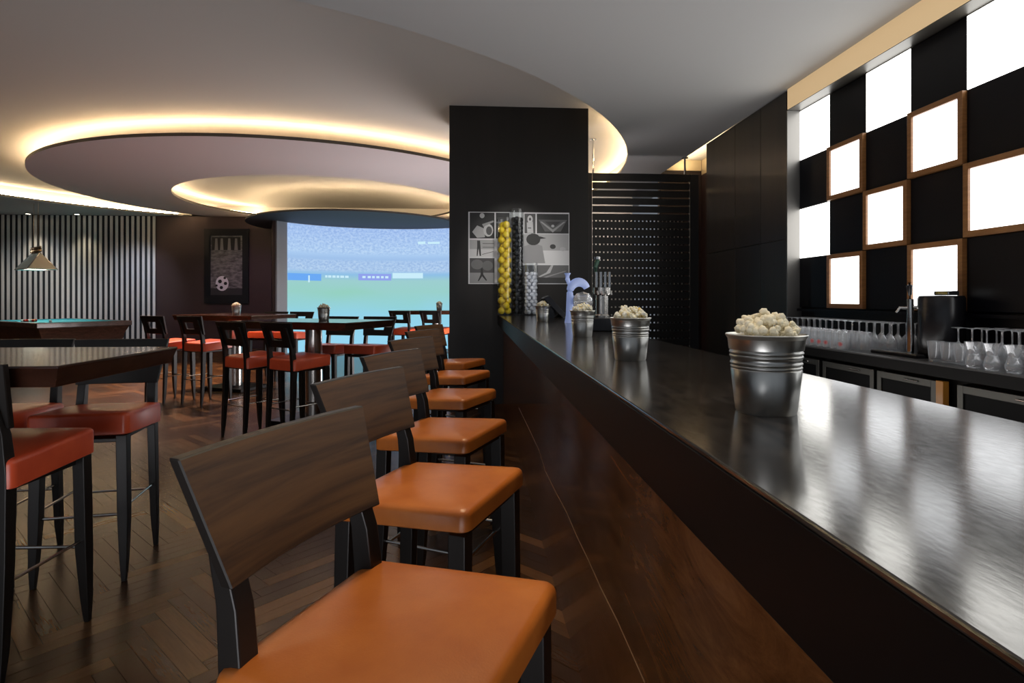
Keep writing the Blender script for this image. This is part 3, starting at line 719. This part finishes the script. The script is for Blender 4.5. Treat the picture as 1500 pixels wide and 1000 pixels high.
pr = fl2('print', [(308, 432), (355, 432), (355, 345), (308, 345)], .03, pr_m, pf)
fl2('dark_band', [(310, 366), (352, 366), (352, 347), (310, 347)], .034, grey(.015), pr)
fl2('dark_band', [(308, 432), (355, 432), (355, 422), (308, 422)], .034, grey(.03), pr)
for px in (316, 324, 335, 345): fl2('player', [(px-2, 366), (px+3, 366), (px+2, 349), (px-1, 349)], .038, grey(.22), pr)
bpt = [(325+9.5*math.cos(2*PI*i/18), 415+11*math.sin(2*PI*i/18)) for i in range(18)]
fl2('football', bpt, .038, grey(.75), pr)
for (dx, dy, r) in ((-3, -3, 3), (5, 0, 2.6), (-1, 6, 2.6), (4, -8, 2), (-8, 3, 1.8)): fl2('football_patch', [(325+dx+r*math.cos(2*PI*i/6), 415+dy+r*math.sin(2*PI*i/6)) for i in range(6)], .043, grey(.01), pr)
# ------------------------------------------------------------------ pool table
near_c = Vector((-8.39, 11.67)); d1 = Vector((math.cos(R_(55)), math.sin(R_(55)))); d2 = Vector((-d1.y, d1.x)); LX, LY = 1.7, 2.8
cc = near_c+d1*LX/2+d2*LY/2
pt = thing('pool_table', 'carved mahogany pool table with teal cloth', 'pool table', (cc.x, cc.y, 0), R_(55))
hx, hy = LX/2, LY/2
rail = MB()
for (a, b) in [((-hx, -hy, .72), (hx, -hy+.14, .82)), ((-hx, hy-.14, .72), (hx, hy, .82)), ((-hx, -hy+.14, .72), (-hx+.14, hy-.14, .82)), ((hx-.14, -hy+.14, .72), (hx, hy-.14, .82))]: rail.box(a, b)
rail.build('rail', mahog, pt, bevel=.01)
MB().box((-hx+.1, -hy+.1, .74), (hx-.1, hy-.1, .795)).build('cloth', felt, pt)
cu = MB()
for (a, b) in [((-hx+.14, -hy+.14, .79), (hx-.14, -hy+.19, .818)), ((-hx+.14, hy-.19, .79), (hx-.14, hy-.14, .818)), ((-hx+.14, -hy+.19, .79), (-hx+.19, hy-.19, .818)), ((hx-.19, -hy+.19, .79), (hx-.14, hy-.19, .818))]: cu.box(a, b)
cu.build('cushion', felt, pt)
MB().loft([[(sx*(hx-i), sy*(hy-i), z) for sx, sy in ((-1, -1), (1, -1), (1, 1), (-1, 1))] for i, z in ((.16, .40), (.12, .44), (.10, .56), (.04, .70), (.03, .72))]).build('cabinet', mahog, pt, bevel=.008)
for sx in (-1, 1):
    for sy in (-1, 1):
        c = (sx*(hx-.28), sy*(hy-.30), 0); MB().lathe([(.0, 0), (.07, 0), (.09, .04), (.05, .09), (.09, .2), (.11, .3), (.07, .36), (.10, .41), (0, .41)], 20, c).build('leg', mahog, pt)
pk = [(-hx+.12, -hy+.12), (hx-.12, -hy+.12), (-hx+.12, hy-.12), (hx-.12, hy-.12), (-hx+.10, 0), (hx-.10, 0)]
for (x, y) in pk: MB().lathe([(0, .823), (.06, .823), (.06, .70), (0, .70)], 16, (x, y, 0)).build('pocket', black, pt)
bm_ = {}
for nm, col in (('white', (.8, .8, .78)), ('red', (.5, .03, .02)), ('yellow', (.75, .45, .05)), ('dark', (.03, .03, .08))):
    bm_[nm] = lump(nm+'_pool_ball', .029, col, .15)
k = 0; bx, by = cc.x-.35, cc.y-.2
order = ['red', 'white', 'yellow', 'red', 'white', 'dark', 'red', 'white', 'yellow', 'red', 'white', 'red', 'dark', 'white', 'red']
for r in range(5):
    for j in range(r+1):
        o = bpy.data.objects.new('pool_ball', bm_[order[k]]); COL.objects.link(o); v = Vector((bx, by))+d2*(r*.052)+d1*((j-r/2)*.0595)
        o.location = (v.x, v.y, .795+.029); tag(o, f'{order[k]} ball racked with others on the teal pool cloth, {ordn(k+1)} from the apex', 'ball', 'racked pool balls'); k += 1
o = bpy.data.objects.new('pool_ball', bm_['white']); COL.objects.link(o); o.location = (cc.x+.25, cc.y-.55, .824); tag(o, 'white cue ball alone on the teal pool cloth', 'ball')
# pool lamp
lc_ = (-9.65, 13.4, 1.94)
pl = thing('pool_lamp', 'triangular shade lamp hanging over the pool table', 'pendant lamp', lc_, R_(-40))
g = mat('lamp_glass', (.16, .17, .16), .3, emit=(.8, .9, .8), es=.05); br = mat('aged_brass', (.35, .26, .16), .3, .9); ivory = mat('lamp_end', (.45, .42, .34), .4)
hl, hw_, hh_ = .44, .26, .36
MB().add([(-hl, -hw_, 0), (hl, -hw_, 0), (hl-.16, 0, hh_), (-hl+.16, 0, hh_), (-hl, -hw_+.006, -.004), (hl, -hw_+.006, -.004)], [(0, 1, 2, 3), (0, 4, 5, 1)]).build('shade_side', g, pl, smooth=False)
MB().add([(-hl, hw_, 0), (hl, hw_, 0), (hl-.16, 0, hh_), (-hl+.16, 0, hh_)], [(1, 0, 3, 2)]).build('shade_side', g, pl, smooth=False)
for s_ in (-1, 1): MB().add([(s_*hl, -hw_, 0), (s_*hl, hw_, 0), (s_*(hl-.16), 0, hh_)], [(0, 1, 2)]).build('shade_end', ivory, pl, smooth=False)
fr = MB()
for s_ in (-1, 1):
    for e_ in (-1, 1): fr.tube([(s_*hl, e_*hw_, 0), (s_*(hl-.16), 0, hh_)], .012, 6)
    fr.tube([(s_*hl, -hw_, 0), (s_*hl, hw_, 0)], .014, 6); fr.tube([(-hl, s_*hw_, 0), (hl, s_*hw_, 0)], .016, 6)
fr.tube([(-hl+.16, 0, hh_), (hl-.16, 0, hh_)], .014, 6); fr.build('frame', chrome, pl)
MB().box((-hl+.03, -hw_+.03, .01), (hl-.03, hw_-.03, .02)).build('diffuser', emis('pool_lamp_light', (1, .95, .8), 5), pl)
for k in range(6): MB().lathe([(.0, 0), (.02, .0), (.035, .03), (.02, .06), (.03, .09), (.01, .12), (0, .13)], 10, (-.30+k*.12, 0, hh_+.01)).build('finial', br, pl)
MB().tube([(-.34, 0, hh_+.13), (.34, 0, hh_+.13)], .012, 8).build('crossbar', br, pl)
for s_ in (-1, 1): MB().tube([(s_*.16, 0, hh_+.13), (s_*.16, 0, ZL-1.94-.0005)], .004, 6).build('suspension_rod', br, pl)
spot((-9.65, 13.4, 1.93), (-9.4, 13.3, .8), 60, (1, .95, .85), 120, .5, .2)
# downlights in the ceiling by the slat wall
for (x, lab) in ((-12.3, 'leftmost small ceiling downlight by the slatted wall'), (-10.95, 'middle small ceiling downlight by the slatted wall'), (-9.8, 'rightmost small ceiling downlight by the slatted wall')):
    t = thing('downlight', lab, 'ceiling light', (x, 14.95, ZL), 0, 'downlights by the slatted wall')
    MB().lathe([(.05, -.001), (.085, -.001), (.085, -.03), (.05, -.03), (.05, -.001)], 20).build('ring', chrome, t)
    MB().lathe([(0, -.02), (.048, -.02), (.048, -.026), (0, -.026)], 16).build('lens', emis('downlight_lens', (1, .9, .7), 12), t)
    spot((x, 14.9, ZL-.04), (x, 15.12, 0), 50, (1, .85, .62), 70, .7)
# fixtureless spots washing the far floor; wall-facing ones added to brighten back wall
for (x, y, tx, ty, p_, c_) in [(-4.6, 8.7, -4.3, 7.2, 700, (1, .66, .48)), (-5.6, 10.6, -5.2, 10.3, 1500, (1, .66, .40)), (-4.2, 9.0, -4.1, 8.6, 800, (1, .62, .42)), (-3.2, 9.2, -2.9, 7.6, 260, (.95, .78, .95)), (-2.2, 9.0, -1.9, 8.0, 260, (.86, .80, 1)), (-5.4, 12.6, -5.9, 14.8, 95, (.9, .6, .9)), (-3.4, 11.2, -4.45, 13.5, 60, (.95, .92, 1)), (-7.7, 13.6, -8.7, 15.2, 200, (.75, .8, 1)), (-9.8, 13.0, -11.0, 15.2, 190, (.95, .95, 1))]:
    spot((x, y, ZL-.03), (tx, ty, 0 if y < 12 else 1.2), p_, c_, 66, 1)
for (x, y, p_) in [(-1.9, 3.4, 55), (-1.0, 2.2, 40), (-3.0, 5.2, 60)]:
    spot((x, y, ZU-.05), (x, y-.5, 0), p_, WARM, 70, .8)
# ------------------------------------------------------------------ glassware
def gthing(prof, name, n=20):
    return MB().lathe(prof, n).build(name, glass_m, ang=60)
def hide_proto(o): pass
wine = [(.034, .0), (.038, .03), (.040, .07), (.034, .10), (.010, .125), (.0045, .135), (.0045, .205), (.008, .212), (.036, .217), (.036, .220), (.0, .220)]
pint = [(.042, 0), (.044, .02), (.040, .09), (.036, .125), (.036, .145), (.032, .148), (.0, .146)]
tumbler = [(.0, .006), (.034, .006), (.035, 0), (.036, .01), (.040, .06), (.046, .13)]
conic = [(.0, .004), (.030, .004), (.034, 0), (.040, .03), (.030, .07), (.024, .085), (.036, .12), (.042, .15)]
def put(me, name, x, y, z, label, cat, group):
    o = bpy.data.objects.new(name, me); COL.objects.link(o); o.location = (x, y, z); o.rotation_euler = (0, 0, random.random()*6)
    o['group'] = group
    return tag(o, label, cat, group)
def mesh_of(prof, n=18):
    o = MB().lathe(prof, n).build('glass', glass_m, ang=60); me = o.data; bpy.data.objects.remove(o); return me
wm, pm, tm, cm_ = mesh_of(wine), mesh_of(pint), mesh_of(tumbler), mesh_of(conic)
for r, X in enumerate((3.06, 3.15, 3.24)):
    y = 5.42-(.04 if r % 2 else 0)
    k = 0
    while y > 3.98:
        k += 1; put(wm, 'wine_glass', X, y, .9, f'upturned stemmed glass, {("front", "middle", "back")[r]} stemmed row on the back counter, {ordn(k)} from the left', 'glass', 'upturned stemmed glasses'); y -= .088
for r, X in enumerate((2.885, 2.975)):
    y = 5.42-(.04 if r % 2 else 0)
    k = 0
    while y > (4.25 if r == 0 else 4.15):
        k += 1
        if math.hypot(X-2.92, y-5.55) > .18: put(pm, 'beer_glass', X, y, .9, f'upturned beer glass, {("front", "second")[r]} row on the back counter, {ordn(k)} from the left', 'glass', 'upturned beer glasses')
        y -= .093
red_m = mat('red_print', (.6, .03, .03), .5)
y = 5.42; k = 0
for (X, y) in ((2.885, 4.490), (2.885, 4.304), (2.885, 4.583), (2.885, 4.676)):
    # printed roundels on the front glasses
    mb = MB()
    for (r0, r1) in ((.013, .016), (0.0, .007)):
        for k in range(12):
            a, b = 2*PI*k/12, 2*PI*(k+1)/12
            P_ = lambda r, t: (-.0455, r*math.cos(t), .045+r*math.sin(t)); Q_ = lambda r, t: (-.0445, r*math.cos(t), .045+r*math.sin(t))
            mb.add([P_(r0, a), P_(r1, a), P_(r1, b), P_(r0, b), Q_(r1, a), Q_(r1, b)], [(0, 1, 2, 3), (1, 4, 5, 2)])
    g_ = min((o for o in bpy.data.objects if o.name.startswith('beer_glass') and abs(o.location.x-X) < .01), key=lambda o: abs(o.location.y-y))
    g_.rotation_euler = (0, 0, .5); lo = mb.build('printed_mark', red_m, g_, smooth=False)
    g_['label'] = {4.490: 'upturned beer glass with a red mark, third of the marked ones', 4.304: 'upturned beer glass with a red mark, rightmost of the marked ones', 4.583: 'upturned beer glass with a red mark, second of the marked ones', 4.676: 'upturned beer glass with a red mark, leftmost marked one'}[y]
for (x, y) in [(3.03, 3.40), (3.03, 3.30), (3.03, 3.20), (3.13, 3.34), (3.13, 3.24), (3.13, 3.14), (3.22, 3.30), (3.22, 3.18), (3.22, 3.06), (3.03, 3.10), (3.13, 3.04), (3.03, 3.00), (3.03, 2.90), (3.13, 2.92)]:
    put(wm, 'wine_glass', x, y, .9, 'upturned stemmed glass right of the black beer cooler', 'glass', 'upturned stemmed glasses by the cooler')
for k, (x, y) in enumerate([(2.93, 3.46), (2.93, 3.36), (2.93, 3.26)]): put(tm, 'tumbler', x, y, .9, f'straight tumbler in front of the stemmed glasses by the cooler, {ordn(k+1)} from the left', 'glass', 'tumblers by the cooler')
for (x, y, l) in [(2.885, 3.135, 'left clear waisted glass at the front edge of the back counter'), (2.885, 3.015, 'right clear waisted glass at the front edge of the back counter'), (2.90, 2.90, 'clear waisted glass cut by the right edge')]:
    put(cm_, 'waisted_glass', x, y, .9, l, 'glass', 'waisted glasses'); bpy.data.objects
dj = thing('glass_jar', 'clear domed glass jar behind the nearest popcorn bucket', 'jar', (3.06, 5.5, .9)); dj.location = (2.925, 5.525, .9)
MB().lathe([(.0, .003), (.075, .003), (.08, 0), (.08, .17), (.065, .215), (.03, .235), (.0, .24)], 28).build('body', glass_m, dj); MB().lathe([(0, .241), (.012, .241), (.02, .26), (0, .275)], 14).build('knob', glass_m, dj)
# ------------------------------------------------------------------ back counter beer cooler
bt = thing('beer_dispenser', 'black cylindrical beer cooler with chrome tap', 'beer tap', (3.14, 3.66, .9))
MB().lathe([(0, .0), (.125, .0), (.132, .01), (.132, .40), (.124, .418), (0, .42)], 40).build('cooler', black, bt, ang=40)
MB().box((-.03, -.09, .421), (.05, .03, .45)).build('top_cap', chrome, bt, bevel=.006)
MB().tube([(-.115, .13, .0), (-.115, .13, .395)], .022, 14).build('column', chrome, bt)
MB().tube([(-.115, .13, .34), (-.05, .08, .34)], .016, 10).build('connector', chrome, bt)
MB().tube([(-.115, .13, .33), (-.165, .16, .335), (-.185, .172, .30)], [.013, .012, .009], 10).build('spout', chrome, bt)
MB().tube([(-.118, .13, .395), (-.118, .13, .43), (-.118, .135, .49), (-.118, .135, .51)], [.009, .012, .019, .014], 12).build('handle', black, bt)
dt = thing('drip_tray', 'flat black drip tray below the cooler tap', 'tray', (2.93, 3.82, .9))
MB().box((0, -.20, 0), (.07, .24, .022)).build('pan', black, dt, bevel=.004); MB().box((.006, -.19, .0222), (.064, .23, .026)).build('grille', steel, dt)
# ------------------------------------------------------------------ items at the far end of the bar
tw = thing('draught_tower', 'chrome draught beer tower with tall tap handle at the bar back edge', 'beer tap', (.83, 3.66, 1.1))
MB().lathe([(0, .081), (.05, .081), (.05, .09), (.04, .10), (.04, .22), (.055, .23), (.055, .27), (.0, .27)], 28).build('tower', steel, tw, ang=40)
for k in range(4):
    MB().tube([(-.042+k*.028, -.03, .272), (-.042+k*.028, -.03, .37)], .010, 10).build('tap_valve', chrome, tw)
    MB().tube([(-.042+k*.028, -.06, .245), (-.042+k*.028, -.085, .22)], .007, 8).build('spout', chrome, tw)
MB().tube([(-.035, 0, .272), (-.04, .01, .40), (-.03, 0, .45)], [.010, .013, .016], 12).build('handle', mat('green_handle', (.05, .12, .08), .25), tw)
MB().lathe([(0, .45), (.018, .452), (.018, .468), (0, .472)], 14, (-.03, 0, 0)).build('handle_cap', chrome, tw)
tr = thing('tower_stand', 'low black drip stand under the chrome draught tower', 'tray', (.72, 3.45, 1.1))
MB().box((0, 0, 0), (.163, .42, .08)).build('box', black, tr, bevel=.006)
bl = mat('white_lit_plastic', (.55, .62, .85), .25, emit=(.3, .45, 1), es=.22)
sp_ = thing('arched_tap', 'white arched beer tap glowing blue, left of the chrome tower', 'beer tap', (.80, 4.72, 1.1))
pts = [(0, 0, 0), (.0, 0, .06)]+[(.0+.075*(1-math.cos(a)), 0, .25+.085*math.sin(a)) for a in [i*PI/14 for i in range(0, 13)]]
MB().tube(pts, [.045, .034]+[.027+.011*math.sin(i*PI/12) for i in range(13)], 20).build('arch', bl, sp_)
MB().tube([(.02, -.06, .18), (.15, -.06, .18)], .045, 20).build('badge', steel, sp_)
MB().tube([(.0, 0, .30), (-.02, 0, .36), (-.02, 0, .41)], [.012, .02, .028], 10).build('handle', bl, sp_)
gl = thing('glass_globe', 'round glass globe behind the third popcorn bucket', 'globe', (.80, 4.15, 1.1))
MB().lathe([(0, 0), (.03, 0), (.022, .02), (.018, .11)], 16).build('stem', chrome, gl); MB().lathe([(.018, .111), (.05, .125), (.072, .165), (.072, .195), (.05, .235), (0, .25)], 24).build('bowl', glass_m, gl)
mn = thing('slanted_panel', 'dark slanted display panel on the bar beside the white balls', 'display', (.80, 5.7, 1.1), R_(0))
MB().add([(-.10, 0, .20), (-.04, 0, .23), (.14, 0, .03), (.10, 0, .0), (-.10, .25, .20), (-.04, .25, .23), (.08, .25, .03), (.04, .25, .0)], [(0, 1, 2, 3), (7, 6, 5, 4), (0, 4, 5, 1), (1, 5, 6, 2), (2, 6, 7, 3), (3, 7, 4, 0)]).build('screen_body', black, mn, bevel=.004)
MB().box((-.06, .1, 0), (.02, .16, .14)).build('stand', black, mn)
